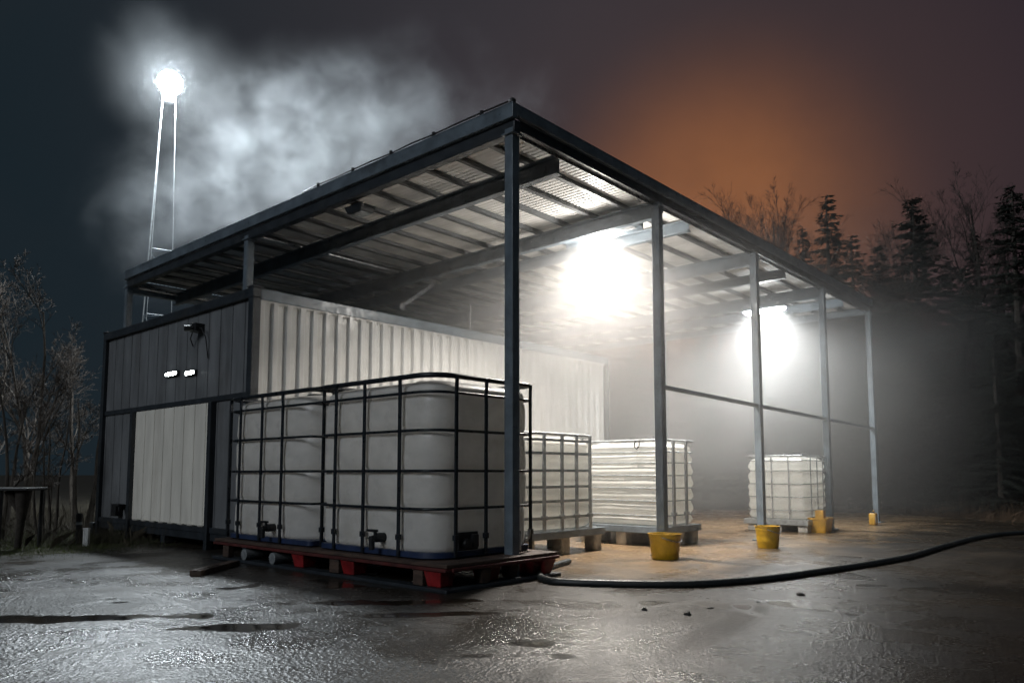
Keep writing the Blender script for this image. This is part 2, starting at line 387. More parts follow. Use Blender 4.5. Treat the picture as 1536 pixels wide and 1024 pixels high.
# bright tubes put in for lit beam flanges, their hanger, plus diagonal brace
b = MB(); b.tube([(.06, 4.0, 3.53), (3.0, 4.0, 3.525), (8.9, 4.0, 3.52)], .022, 10); b.build('lit_flange_tube', M_GALV, canopy, smooth=True)
b = MB(); b.tube([(.06, 7.25, 3.46), (4, 7.25, 3.46)], .022, 10); b.build('lit_flange_tube', M_GALV, canopy, smooth=True)
b = MB(); b.tube([(3.55, 4.0, 3.51), (3.55, 4.0, 2.70)], .008, 6); b.build('lit_flange_tube_hanger', M_GALV, canopy)
b = MB(); b.beam((2.2, 4.0, 3.05), (2.8, 4.0, 3.48), .03, .05); b.tube([(2.2, 3.95, 3.05), (2.2, 4.06, 3.05)], .05, 10); b.build('brace', M_GALV, canopy, .003)
# cable with clips along the top of the front fascia
b = MB(); pts = [(-.05, 2.9 - .29 * i, 3.722 + .012 * abs(math.sin(i * 1.3)) + .006) for i in range(11)]
b.tube(pts, .007, 6)
for i in (1, 3, 5, 7, 9): b.box(-.058, -.040, pts[i][1] - .012, pts[i][1] + .012, 3.71, 3.755)
b.lathe([(.012, 3.70), (.028, 3.715), (.030, 3.735), (.012, 3.752)], 12, (-.04, -.04, 0))
b.build('top_cable', M_BLACK, canopy)
# gusset plates / bolts at the post heads
for u_ in (2.2, 4.5, 6.83):
    b = MB(); b.box(u_ - .05, u_ + .05, -.0455, -.0435, 3.42, 3.50)
    for dx in (-.03, .03):
        for dz in (.015, .055): b.lathe([(.007, 0), (.007, .006)], 6, (u_ + dx, 0, 0)) if False else b.box(u_ + dx - .007, u_ + dx + .007, -.051, -.046, 3.42 + dz - .007, 3.42 + dz + .007)
    b.build('gusset_plate', M_STEEL, canopy)

# ------------------------------------------------------------------ container office
cu, cv0, cv1, cu1, ch = -.47, 3.08, 6.98, 5.82, 2.68
def piece(name, bx, m, par, bev=.005):
    q = MB(); q.box(*bx); return q.build(name, m, par, bev)
cont = thing('container', W(cu, cv0), 'long white ribbed container cabin with dark framed front under the canopy', 'container')
CW, CL = cv1 - cv0, cu1 - cu          # local: x along u, y along v
for bx in ((0, .09, 0, .09, .20, ch - .10), (0, .09, CW - .09, CW, .0, ch - .10), (CL - .09, CL, 0, .09, .20, ch - .10), (CL - .09, CL, CW - .09, CW, .2, ch - .10)): piece('corner_post', bx, M_DARK, cont)
piece('front_top_rail', (.0, .09, 0, CW, ch - .098, ch), M_DARK, cont); piece('front_mid_rail', (.025, .085, .092, CW - .092, 1.565, 1.625), M_DARK, cont); piece('front_bottom_rail', (.01, .09, .092, CW - .092, .175, .235), M_DARK, cont)
for y in (.80, 2.83): piece('door_post', (-.02, .05, y - .035, y + .035, .0, 1.563), M_DARK, cont)
b = MB(); b.box(.092, CL, 0, .07, ch - .115, ch - .004); b.build('top_rail', M_STEEL, cont, .004)
b = MB(); b.box(.092, CL, 0, .07, .20, .30); b.build('bottom_rail', M_STEEL, cont, .004)
b = MB()                                                                                     # skid base
b.box(.02, .12, .0, CW, .095, .172); b.box(.02, CL, .02, .10, .06, .17)
for y in (.82, 1.9, 2.83, CW - .06): b.box(.02, .14, y - .05, y + .05, .008, .094)
b.box(.6, .7, .1, CW, .01, .17)
for i in range(8): b.box(.3 + i * .75, .4 + i * .75, .1, CW - .1, .02, .16)
b.box(-.03, .12, CW - .02, CW + .10, .008, .16)
b.build('skid_base', M_DARK, cont, .006)
# front cladding of flat ribbed panels
def clad(y0, y1, z0, z1, x, pitch=.258, groove=.016, dep=.014):
    b = MB(); pr = [(y0, 0)]; y = y0 + (pitch * .5 if y1 - y0 > pitch else pitch)
    while y < y1 - .03:
        pr += [(y - groove / 2, 0), (y - groove / 2 + .003, dep), (y + groove / 2 - .003, dep), (y + groove / 2, 0)]; y += pitch
    pr.append((y1, 0)); n = len(pr)
    zs = [z0 + (z1 - z0) * j / 4 for j in range(5)]
    b.add([(x + p[1], p[0], z) for z in zs for p in pr], [(j * n + i, j * n + i + 1, (j + 1) * n + i + 1, (j + 1) * n + i) for j in range(4) for i in range(n - 1)])
    return b
clad(.09, CW - .09, 1.62, ch - .09, .045).build('wall_panel', M_FACADE, cont)
clad(.09, .77, .23, 1.57, .045).build('wall_panel', M_FACADE, cont)
clad(2.86, CW - .09, .23, 1.57, .045).build('wall_panel', M_FACADE, cont)
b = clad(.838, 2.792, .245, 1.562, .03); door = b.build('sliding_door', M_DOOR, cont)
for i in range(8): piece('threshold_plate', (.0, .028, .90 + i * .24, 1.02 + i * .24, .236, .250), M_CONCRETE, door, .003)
# corrugated long side (pressed trapezoid ribs with closed tops)
def corr(x0, x1, z0, z1, y, pitch=.158, dep=.030):
    b = MB(); pr = []; x = x0
    while x < x1 - pitch * .6:
        pr += [(x, 0), (x + pitch * .30, 0), (x + pitch * .46, dep), (x + pitch * .84, dep)]; x += pitch
    pr += [(x1, 0)]; n = len(pr)
    zs = [z0, z0 + .03, z0 + .06] + [z0 + (z1 - z0) * j / 6 for j in range(1, 6)] + [z1 - .05, z1 - .03, z1]
    def depth(d, z): return y + d * (0 if (z <= z0 + .031 or z >= z1 - .031) else 1)
    b.add([(p[0], depth(p[1], z), z) for z in zs for p in pr], [(j * n + i, j * n + i + 1, (j + 1) * n + i + 1, (j + 1) * n + i) for j in range(len(zs) - 1) for i in range(n - 1)])
    return b
corr(.09, CL - .08, .29, ch - .10, .015).build('ribbed_wall', M_WHITE, cont)
corr(.09, CL - .08, .29, ch - .10, CW - .05).build('ribbed_wall', M_WHITE, cont)
b = MB(); b.box(.03, CL - .03, .03, CW - .03, ch - .03, ch - .012); b.build('roof', M_STEEL, cont)
b = MB(); b.box(CL - .06, CL - .03, .09, CW - .09, .25, ch - .1); b.build('end_wall', M_WHITE, cont)
for x, y in ((.05, .05), (.05, CW - .05)): piece('corner_casting', (x - .06, x + .06, y - .06, y + .06, ch + .001, ch + .022), M_DARK, cont, .006)
# dark camera / cable box with hanging leads on the upper wall
b = MB(); b.box(-.06, .04, 1.10, 1.24, 2.36, 2.45); b.tube([(-.05, 1.17, 2.40), (-.13, 1.22, 2.39)], .035, 10)
b.tube([(-.02, 1.10, 2.40), (-.03, 1.02, 2.38), (0, .98, 2.28), (.03, .97, 2.05)], .007, 6); b.tube([(-.02, 1.24, 2.38), (-.02, 1.30, 2.30), (.03, 1.33, 2.22)], .007, 6)
b.build('junction_box', M_BLACK, cont, .004)
# two glowing bars added in place of lamp reflections on the wall
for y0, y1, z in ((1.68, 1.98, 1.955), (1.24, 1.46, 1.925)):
    h = MB(); h.box(.012, .046, y0 - .012, y1 + .012, z - .030, z + .030); ho = h.build('reflected_light_bar', M_DARK, cont, .006)
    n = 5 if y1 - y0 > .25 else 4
    for i in range(n):                                # small glowing domes as the reflected spots
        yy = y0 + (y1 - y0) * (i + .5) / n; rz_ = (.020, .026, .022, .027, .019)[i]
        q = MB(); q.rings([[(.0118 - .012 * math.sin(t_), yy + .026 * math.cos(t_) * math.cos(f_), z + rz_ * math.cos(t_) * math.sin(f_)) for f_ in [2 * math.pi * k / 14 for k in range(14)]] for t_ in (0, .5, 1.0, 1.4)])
        q.build('reflected_light_dot', M_REFLGLOW, ho, smooth='all')
# black tap box low on the left
b = MB(); b.box(-.05, .04, 3.10, 3.24, .27, .42); b.box(-.05, .04, 3.02, 3.10, .39, .42); b.box(-.04, .0, 3.02, 3.05, .33, .39); b.build('tap_box', M_BLACK, cont, .006)

# ------------------------------------------------------------------ tanks
def rrect(L, Wd, r, n=7, z=0, off=0, bul=0):
    """rounded rectangle 0..L x 0..Wd; off grows it outward"""
    x0, x1, y0, y1 = -off, L + off, -off, Wd + off; rl = [max(.01, q + off) for q in (r if isinstance(r, tuple) else (r,) * 4)]; pts = []
    for X, Y, sx, sy, a0, r in ((x1, y1, -1, -1, 0, rl[0]), (x0, y1, 1, -1, 90, rl[1]), (x0, y0, 1, 1, 180, rl[2]), (x1, y0, -1, 1, 270, rl[3])):
        cx = X + sx * r; cy = Y + sy * r
        for k in range(n + 1):
            a = R(a0 + 90 * k / n); pts.append(Vector((cx + r * math.cos(a), cy + r * math.sin(a), z)))
    out = []; sides = (L, Wd, L, Wd)                  # subdivide the straight runs
    for i, p in enumerate(pts):
        out.append(p)
        if i % (n + 1) == n:
            q = pts[(i + 1) % len(pts)]; m_ = max(2, int(sides[i // (n + 1)] / .06))
            for j in range(1, m_): out.append(p.lerp(q, j / m_))
    return out
def make_tank(label, loc, L, Wd, z0, zr, rings, bars_x, bars_y, mb, mcage, r=.2, rb=None, bar=.011, ringr=.010, pallet='steel', hoop_wide=False, gap=.035, group='caged liquid tanks around the canopy', zfoot=.0):
    """local x along u (0..L), y along v (0..Wd). z0 base of bottle, zr rim height"""
    t = thing('liquid_tank', loc, label, 'tank', group)
    zt = zr - .012                                    # top of bottle
    H = zt - z0; rg = []
    cuts = sorted(rings)
    prof = [(-.06, 0), (-.02, .012), (0, .04)]
    nz = 44
    for i in range(nz + 1):
        z = .05 + (H - .13) * i / nz
        o = 0
        for c_ in cuts: o -= .016 * math.exp(-(((z + z0) - c_) / .028) ** 2)
        o += .010 * math.sin(math.pi * i / nz)
        if mb is M_HDPE2: o += .010 * math.sin((z) * 46)
        prof.append((o, z))
    prof += [(-.018, H - .055), (-.05, H - .03), (-.10, H - .012), (-.2, H)]
    for o, z in prof: rg.append(rrect(L, Wd, rb or r, 7, z0 + z, o - gap))
    # soft dents so that the skin is not perfect
    for ring in rg:
        for p in ring:
            d = mnoise.noise(Vector((p.x * 2.3 + loc.x, p.y * 2.3, p.z * 3.1))) * .012
            c_ = Vector((p.x - L / 2, p.y - Wd / 2, 0)).normalized(); p += c_ * d
    b = MB(); b.rings(rg); bt = b.build('bottle', mb, t, smooth='all')
    b = MB(); b.lathe([(.075, 0), (.085, .012), (.085, .05), (.07, .058)], 24, (L / 2, Wd / 2, z0 + H - .004)); b.build('filler_cap', M_BLACK, bt, smooth=True)
    # cage
    b = MB(); b.tube([p for p in rrect(L, Wd, r, 7, zr, 0)], ringr * 1.35, 8, True)
    cg = b.build('cage', mcage, t, smooth='all')
    for c_ in rings:
        b = MB()
        if hoop_wide:
            path = rrect(L, Wd, r, 7, c_, 0); n = len(path); ins = rrect(L, Wd, r, 7, c_, -.012)
            vs = []
            for dz in (-.013, .013): vs += [Vector((p.x, p.y, c_ + dz)) for p in path]
            for dz in (-.013, .013): vs += [Vector((p.x, p.y, c_ + dz)) for p in ins]
            fs = []
            for k in range(n):
                k2 = (k + 1) % n
                fs += [(k, k2, n + k2, n + k), (2 * n + k, 3 * n + k, 3 * n + k2, 2 * n + k2), (n + k, n + k2, 3 * n + k2, 3 * n + k), (k, 2 * n + k, 2 * n + k2, k2)]
            b.add(vs, fs)
        else: b.tube(rrect(L, Wd, r, 7, c_, 0), ringr * .8, 6, True)
        b.build('hoop', mcage, cg, smooth='all' if not hoop_wide else False)
    def upright(x, y, nx, ny):
        b = MB(); o = .012
        p0 = Vector((x + nx * o, y + ny * o, z0 - .02)); p1 = Vector((x + nx * o, y + ny * o, zr - .10)); p2 = Vector((x + nx * (o + .004), y + ny * (o + .004), zr + .004))
        tng = Vector((-ny, nx, 0)) * bar; nn = Vector((nx, ny, 0)) * bar * .55
        rr_ = [[p - tng - nn, p + tng - nn, p + tng + nn, p - tng + nn] for p in (p0, p1, p2)]
        b.rings(rr_); b.beam(p0 + Vector((0, 0, .12)), p0 + Vector((0, 0, .16)), bar * 3, bar * 2.2, (nx, ny, 0))
        b.build('upright', mcage, cg, .002)
    for x in bars_x: upright(x, 0, 0, -1); upright(L - x, Wd, 0, 1)
    for y in bars_y: upright(0, y, -1, 0); upright(L, Wd - y, 1, 0)
    if pallet == 'steel':
        b = MB(); e = .035
        b.box(-e, L + e, -e, .03, z0 - .085, z0 - .012); b.box(-e, L + e, Wd - .03, Wd + e, z0 - .085, z0 - .012)
        b.box(-e, .03, .031, Wd - .031, z0 - .085, z0 - .012); b.box(L - .03, L + e, .031, Wd - .031, z0 - .085, z0 - .012)
        b.box(.031, L - .031, .031, Wd - .031, z0 - .035, z0 - .018)
        pl = b.build('pallet', M_STEEL if mcage is not M_GALV else M_GREYCAGE, t, .004)
        for ix in range(3):
            for iy in range(3):
                x = ix * (L - .13) / 2; y = iy * (Wd - .13) / 2
                f = MB(); f.box(x, x + .13, y - .01, y + .12, .006, z0 - .087); f.build('foot', M_CONCRETE, pl, .008)
        b = MB(); b.box(0, L, .02, .10, .0045, .018) ; 
    return t
# front pair: dark cage, dark blue pan
def front_tank(label, v0, v1, bars_y, bars_x, rad, rb, L=1.0):
    Wd = v1 - v0
    t = make_tank(label, W(-.73, v0), L, Wd, .225, 1.505, [.55, .82, 1.11, 1.385], bars_x, [y - v0 for y in bars_y], M_HDPE, M_CAGE, r=rad, rb=rb, bar=.0135, ringr=.0145, pallet=None, gap=.03)
    b = MB(); b.rings([rrect(L, Wd, rad, 7, z, o) for z, o in ((.196, -.02), (.206, 0), (.245, 0), (.246, -.012))], True, True); b.build('base_pan', M_NAVYPAN, t, smooth=True)
    b = MB(); yv = Wd * .42                                    # outlet valve, low on the front
    b.tube([(.05, yv, .33), (-.05, yv, .33)], .034, 14); b.tube([(-.05, yv, .33), (-.10, yv, .32)], .025, 12); b.tube([(-.085, yv, .345), (-.085, yv, .245)], .022, 12)
    b.box(-.075, -.035, yv - .012, yv + .08, .372, .390); b.box(-.065, -.045, yv - .01, yv + .01, .33, .372)
    b.build('outlet_valve', M_BLACK, t, .003)
    return t
t1 = front_tank('nearest big white tank in a black cage, beside the corner post', .075, 1.447, [.44, .86, 1.23], [.20, .51, .77, 1.02], (.05, .05, .20, .06), (.10, .045, .22, .07), 1.05)
t2 = front_tank('white tank in a black cage, second on the red pallet, beside the dark front wall', 1.585, 2.985, [2.02, 2.36, 2.74], [.20, .51, .77, .97], (.10, .13, .05, .05), (.12, .16, .36, .12))
b = MB(); b.box(.24, .44, .0, .012, .25, .38); b.tube([(.30, .02, .30), (.30, -.04, .30)], .035, 12); b.box(.36, .42, -.03, .0, .27, .36); b.build('drain_box', M_BLACK, t1, .004)
b = MB(); b.tube([(.91, -.02, .25), (.92, -.05, .30), (.96, -.045, .30), (.99, -.03, .36)], .009, 8); b.tube([(.88, -.02, .21), (.88, -.02, .36)], .010, 8); b.build('drain_pipe', M_GALV, t1, smooth=True)

b = MB(); b.tube([(.0, -.15, 1.505), (.0, .08, 1.505)], .0145, 8); b.tube([(.0, -.15, 1.385), (.0, .08, 1.385)], .011, 8); b.build('tie_rail', M_CAGE, t2, smooth=True)
t3 = make_tank('grey strapped round-cornered tank right of the corner post, on a low steel pallet', W(1.08, .80), 1.22, 1.15, .255, 1.19, [.37, .53, .67, .83, 1.0, 1.13], [.27, .55, .79, 1.02], [.3, .6, .9], M_HDPE2, M_GREYCAGE, r=.26, bar=.018, ringr=.012, hoop_wide=True, gap=.02)
t4 = make_tank('bright white tank with thin hoops, behind the second post and its yellow bucket', W(2.93, .42), .76, 1.12, .235, 1.17, [.34, .50, .64, .78, .92, 1.04], [.22, .50], [], M_HDPE2, M_GREYCAGE, r=.10, bar=.020, ringr=.010, gap=.02)
t5 = make_tank('distant small white tank in a wire grid cage, between two far posts', W(5.98, .02), .82, .84, .185, 1.045, [.30, .48, .66, .84, .98], [.18, .42, .64], [.22, .46, .68], M_HDPE2, M_GALV, r=.07, bar=.009, ringr=.009, gap=.02)
# little hook on the fourth tank's rim
b = MB(); b.tube([(-.02, .33, 1.17), (-.035, .33, 1.10), (-.035, .30, 1.07), (-.035, .27, 1.10), (-.02, .27, 1.17)], .009, 6); b.build('rim_hook', M_BLACK, t4, smooth=True)

# ------------------------------------------------------------------ red pallet under the front pair
pal = thing('pallet', W(-.80, -.13), 'long red and brown pallet carrying the two black caged tanks', 'pallet')
PW, PL = 3.185, 1.19
b = MB()
for x0, x1 in ((0, .10), (.11, .30), (.31, .55), (.56, .77)): b.box(x0, x1, .0, PW, .168, .194)
b.box(.90, PL, .0, PW, .168, .194); b.box(.7725, .8975, .20, PW, .168, .194); b.box(.7725, .8975, 0, .07, .168, .194)
b.build('deck', M_RUST, pal, .005)
b = MB(); b.box(-.012, .05, .0, PW, .142, .166); b.box(.052, PL + .012, -.012, .045, .142, .166); b.box(1.07, PL + .012, .046, PW, .142, .166); b.box(.5, .56, .046, PW, .142, .166); b.build('stringer', M_DKRED, pal, .005)
def foot(x0, x1, y0, y1, m=M_RED, tp=.02):
    f = MB(); e = tp
    f.rings([[(x0 + e, y0 + e, .035), (x1 - e, y0 + e, .035), (x1 - e, y1 - e, .035), (x0 + e, y1 - e, .035)], [(x0, y0, .140), (x1, y0, .140), (x1, y1, .140), (x0, y1, .140)]])
    return f.build('foot', m, pal, .006)
for y in (.06, 1.02, 1.70):
    for x in (.0, .46, .96): foot(x, x + .15, y, y + .17)
foot(.0, .05, .24, .34, M_RUST, .0); foot(.0, .05, 1.21, 1.33, M_RUST, .0); foot(.34, .44, .0, .05, M_RUST, .01); foot(.7, .8, .06, .16, M_RUST, .01)
foot(1.0, 1.15, -.02, .06, M_RED, .03)
for y in (2.15, 2.62):
    for x in (.06, .8):
        f = MB(); f.tube([(x - .07, y, .080), (x + .10, y, .080)], .050, 22); f.build('roller', M_GREYCAGE, pal, .004)
foot(.0, .06, 2.92, 3.02, M_RUST, 0); foot(1.0, 1.08, 2.92, 3.02, M_RUST, 0)
b = MB(); b.box(-.02, .09, -.02, PW, .006, .033); b.box(.49, .58, .05, PW, .006, .033); b.box(1.02, PL + .02, .06, PW, .006, .033); b.box(.092, PL + .02, -.02, .058, .006, .033); b.build('runner', M_DARK, pal, .006)

# ------------------------------------------------------------------ hose, plank, stones, buckets
def catmull(P, n=14):
    P = [Vector(p) for p in P]; out = []
    for i in range(len(P) - 1):
        a, b_, c_, d_ = P[max(i - 1, 0)], P[i], P[i + 1], P[min(i + 2, len(P) - 1)]
        for k in range(n):
            t = k / n
            out.append(.5 * ((2 * b_) + (c_ - a) * t + (2 * a - 5 * b_ + 4 * c_ - d_) * t * t + (-a + 3 * b_ - 3 * c_ + d_) * t ** 3))
    out.append(P[-1]); return out
hp = [(.50, 6.75, .03), (.26, 6.20, .03), (.215, 5.80, .03), (.24, 5.62, .03), (.40, 5.455, .03), (1.08, 5.36, .03), (1.58, 5.49, .03), (2.21, 5.88, .03), (3.54, 6.97, .03), (4.7, 8.24, .03), (5.89, 9.46, .03), (6.9, 10.1, .03), (9.5, 11.2, .03)]
b = MB(); b.tube(catmull(hp), .026, 14)
tag(b.build('hose', M_HOSE, smooth='all'), 'thick dark rubber hose curving across the wet yard', 'hose')
b = MB(); b.beam((-2.46, 5.94, .03), (-2.40, 6.62, .03), .09, .045); b.beam((-2.465, 5.93, .054), (-2.43, 6.3, .056), .04, .006)
tag(b.build('plank', M_RUST, bevel=.006), 'short dark timber plank lying left of the red pallet', 'plank')
sl = ['small round dark stone, leftmost of those on the yard before the hose', 'largest dark stone on the yard, nearest the camera', 'flat dark stone just right of the largest one', 'wide flat dark stone, furthest right on the yard', 'tiny dark pebble between the flat stones']
for i, (x, y, s_, e) in enumerate([(.77, 4.47, .017, 1), (.99, 4.33, .021, .9), (1.17, 4.54, .018, .55), (1.89, 5.02, .026, .5), (1.52, 4.75, .011, .8)]):
    bm = bmesh.new(); bmesh.ops.create_icosphere(bm, subdivisions=3, radius=s_)
    for v_ in bm.verts:
        n_ = mnoise.noise(v_.co * 45 + Vector((i * 7, 0, 0))); v_.co *= 1 + .35 * n_; v_.co.z = max(v_.co.z * e, -s_ * .35)
    me = D.meshes.new('stone'); bm.to_mesh(me); bm.free(); me.materials.append(M_STONE)
    o = D.objects.new('stone', me); COL.objects.link(o); o.location = (x, y, .004 + s_ * .35); tag(o, sl[i], 'stone', 'loose stones on the yard')
def bucket(label, u_, v_, r, h, m, fill=True):
    t = thing('bucket', W(u_, v_, .005), label, 'bucket', 'yellow buckets by the posts')
    b = MB(); b.lathe([(r * .80, 0), (r * .84, .012), (r * .97, h * .80), (r * .975, h * .81), (r * 1.0, h * .82), (r * 1.01, h * .96), (r * 1.06, h * .965), (r * 1.07, h), (r * .99, h), (r * .96, h * .9), (r * .9, h * .3)], 40, cap1=False)
    body = b.build('body', m, t, smooth=True)
    b = MB(); b.lathe([(r * .2, h * .86), (r * .93, h * .84)], 40, cap1=False, cap0=True); b.build('ballast', M_BALLAST, t)
    b = MB(); b.tube([(r * 1.04 * math.cos(a), r * 1.04 * math.sin(a) , h * .88 - .045 * math.sin((a - 3.5) / 2.6 * math.pi)) for a in [3.5 + 2.6 * k / 16 for k in range(17)]], .004, 6); b.build('handle', M_GALV, t, smooth=True)
    return t
bucket('big yellow bucket at the foot of the second post, nearest the camera', 2.02, -.13, .150, .235, M_YELLOW)
b = MB(); b.box(-.015, .015, -.01, .02, 0, .3)
bk2 = bucket('dull yellow bucket in front of the distant grid tank pallet', 3.66, -.43, .128, .235, M_YELLOW)
# squarish orange tub
t = thing('tub', W(6.1, -.20, .005), 'orange yellow square tub with a small block on top by the far post', 'tub')
b = MB(); rg = [rrect(.30, .26, .05, 5, z, o) for z, o in ((0, -.028), (.012, -.024), (.17, -.004), (.172, .006), (.20, .008), (.20, -.01), (.185, -.014))]
b.rings(rg); b.build('body', M_AMBER, t, smooth=True)
b = MB(); b.box(.06, .16, .06, .17, .186, .30); b.build('top_block', M_AMBER, t, .006)
t = thing('jerrycan', W(8.2, -.21, .005), 'tiny pale yellow can at the foot of the last post', 'can')
b = MB(); b.rings([rrect(.13, .10, .02, 4, z, o) for z, o in ((0, -.008), (.012, 0), (.17, 0), (.185, -.012))]); b.build('body', M_AMBER, t, smooth=True)
b = MB(); b.lathe([(.024, .186), (.024, .205), (.018, .21)], 14, (.035, .05, 0)); b.build('cap', M_BLACK, t)
b = MB(); b.tube([(.06, .05, .18), (.065, .05, .215), (.11, .05, .215), (.115, .05, .18)], .008, 8); b.build('handle', M_AMBER, t)
b = MB(); b.box(-.002, .06, -.003, -.0005, .04, .14); b.build('sticker', M_CONCRETE, t)

# ------------------------------------------------------------------ canopy lamps
fl = thing('floodlight', W(2.30, .30, 3.36), 'large blazing floodlight under the rafter near the second post', 'floodlight', 'floodlights under the canopy')
b = MB(); b.box(-.10, .10, 0, 1.0, .04, .075); b.box(-.115, -.102, -.01, 1.01, .0, .085); b.box(.102, .115, -.01, 1.01, .0, .085); b.build('housing', M_STEEL, fl, .004)
b = MB()
for i in range(4): b.beam((0, .1 + .27 * i, .076), (-.06 if i % 2 else .04, .12 + .27 * i, .19), .03, .012)
b.box(-.02, .02, .05, .95, .076, .10); b.tube([(.05, .1, .13), (.03, .5, .10), (.06, .9, .14)], .012, 8); b.build('bracket', M_GALV, fl, .002)
b = MB()
for x in (-.055, -.018, .018, .055): b.tube([(x, .04, .022), (x, .36, .022)], .010, 8); 
b.build('unlit_tube', M_GALV, fl, smooth=True)
b = MB(); b.box(-.085, .085, .32, .70, .018, .038); b.build('lens', M_LAMPW, fl, .004)
lamp('floodlight_glow', 'POINT', (0, .50, -.16), 90, (1.0, .95, .87), .12, parent=fl)
lamp('floodlight_beam', 'AREA', (0, .51, .012), 340, (1.0, .93, .83), parent=fl, shape='RECTANGLE', size=.16, size_y=.36, spread=R(140))
fl2 = thing('floodlight', W(6.80, .50, 3.26), 'smaller distant floodlight glowing under the far rafter', 'floodlight', 'floodlights under the canopy')
b = MB(); b.box(-.11, .11, 0, .72, .045, .09); b.build('housing', M_STEEL, fl2, .008)
b = MB(); b.beam((0, .15, .09), (0, .15, .14), .04, .03); b.beam((0, .55, .09), (0, .55, .14), .04, .03); b.build('bracket', M_GALV, fl2)
b = MB(); b.rings([rrect(.20, .66, .09, 6, z, o) for z, o in ((0, -.07), (.012, -.03), (.03, -.005), (.043, 0))]); l_ = b.build('lens', M_LAMPW, fl2, smooth='all'); l_.location = (-.10, .03, 0)
lamp('floodlight_glow', 'POINT', (0, .36, -.10), 35, (.96, 1.0, .98), .08, parent=fl2)
lamp('floodlight_beam', 'AREA', (0, .36, -.006), 160, (.97, .99, .96), parent=fl2, shape='RECTANGLE', size=.14, size_y=.5, spread=R(145))
t = thing('lamp_box', W(.13, 2.05, 3.36), 'small unlit grey lamp box hanging under the front eave beam', 'lamp')
b = MB(); b.rings([[(-.06, 0, .02), (.10, 0, .02), (.10, .22, .02), (-.06, .22, .02)], [(-.085, -.02, .085), (.11, -.02, .085), (.11, .24, .085), (-.085, .24, .085)]]); b.build('housing', M_DARK, t, .006)
b = MB(); b.box(-.04, .08, .02, .20, .008, .019); b.build('lens', M_GREYCAGE, t, .003)
b = MB(); b.box(-.06, -.03, .06, .16, .086, .116); b.build('bracket', M_RUST, t)

# ------------------------------------------------------------------ lighting mast (25 m away)
def at(x, y, dep): # world point seen at photo pixel (x, y) at distance dep along the view
    q = Vector(pixdir(x, y)); return Vector((0, 0, EYE)) + q * (dep / q.y)
mast_base = Vector((-6.75, 14.1, 0))
mast = thing('light_mast', mast_base, 'tall lattice mast with one dazzling white round lamp on top', 'mast', rz=0)
top = at(255, 125, 14) - mast_base
feet = [Vector((-.40, -.05, 0)), Vector((-.13, -.34, 0)), Vector((.34, .05, 0))]
tops = [top + Vector((-.12, .0, -.17)), top + Vector((-.09, -.07, -.17)), top + Vector((.12, 0, -.17))]
for a, c_ in zip(feet, tops):
    b = MB(); b.tube([a, a.lerp(c_, .5), c_], .014 if a.y > -.2 and a.x < 0 else .0065, 8); b.build('leg', M_GREYCAGE, mast, smooth=True)
b = MB(); N = 13
for i in range(1, 9):
    t_ = i / N; ps = [a.lerp(c_, t_) for a, c_ in zip(feet, tops)]
    for k in range(3):
        b.tube([ps[k], ps[(k + 1) % 3]], .0045, 5)
        nx_ = feet[(k + 1) % 3].lerp(tops[(k + 1) % 3], (i + 1) / N)
        if i % 2: b.tube([ps[k], nx_], .003, 4)
b.build('lattice', M_STEEL, mast)
b = MB(); b.lathe([(.05, -.40), (.08, -.39), (.09, -.29), (.13, -.215)], 20, top); b.build('lamp_mount', M_GALV, mast, smooth=True)
b = MB(); b.lathe([(.225 * math.sin(math.pi * k / 20) + .004, -.225 * math.cos(math.pi * k / 20)) for k in range(0, 21)], 32, top); b.build('lamp_globe', M_LAMPM, mast, smooth='all')
lamp('mast_glow', 'POINT', top + (co.location - mast_base - top).normalized() * .60, 3500, (.86, .95, 1.0), .25, parent=mast)

# ------------------------------------------------------------------ sign stand, bollards at left
t = thing('notice_stand', (-5.25, 8.1, 0), 'dark slanted board on a forked post at the left edge', 'stand', rz=.1)
b = MB(); b.box(-.34, .13, -.12, .30, .62, .65); b.build('board', M_BLACK, t, .008)
b = MB(); b.tube([(0, 0, 0), (.02, 0, .30), (.03, 0, .62)], [.035, .04, .085], 9); b.tube([(.03, 0, .34), (-.12, 0, .62)], [.03, .05], 8); b.build('post', M_BARKD, t, smooth=True)
b = MB(); b.tube([(.09, .25, 0), (.10, .25, .63)], .022, 8); b.build('leg', M_BLACK, t)
b = MB(); b.tube([(-.30, .2, 0), (-.30, .2, .63)], .022, 8); b.build('leg', M_BLACK, t)
t = thing('bollard', (-4.95, 8.7, 0), 'short black bollard post in the grass left of the container', 'bollard', rz=0)
b = MB(); b.lathe([(.032, 0), (.032, .30), (.038, .305), (.038, .335), (.02, .35)], 16); b.build('post', M_BLACK, t, smooth=True)
b = MB(); b.lathe([(.0335, .22), (.0335, .25)], 16, cap0=False, cap1=False); b.build('band', M_GREYCAGE, t)
b = MB(); b.box(-.03, .03, -.02, .02, 0, .18); b.box(-.033, .033, -.023, .023, .181, .20); o = b.build('marker_stake', M_WHITE, bevel=.004); o.location = (-4.72, 8.45, 0)
tag(o, 'small pale marker stake just right of the black bollard', 'stake')

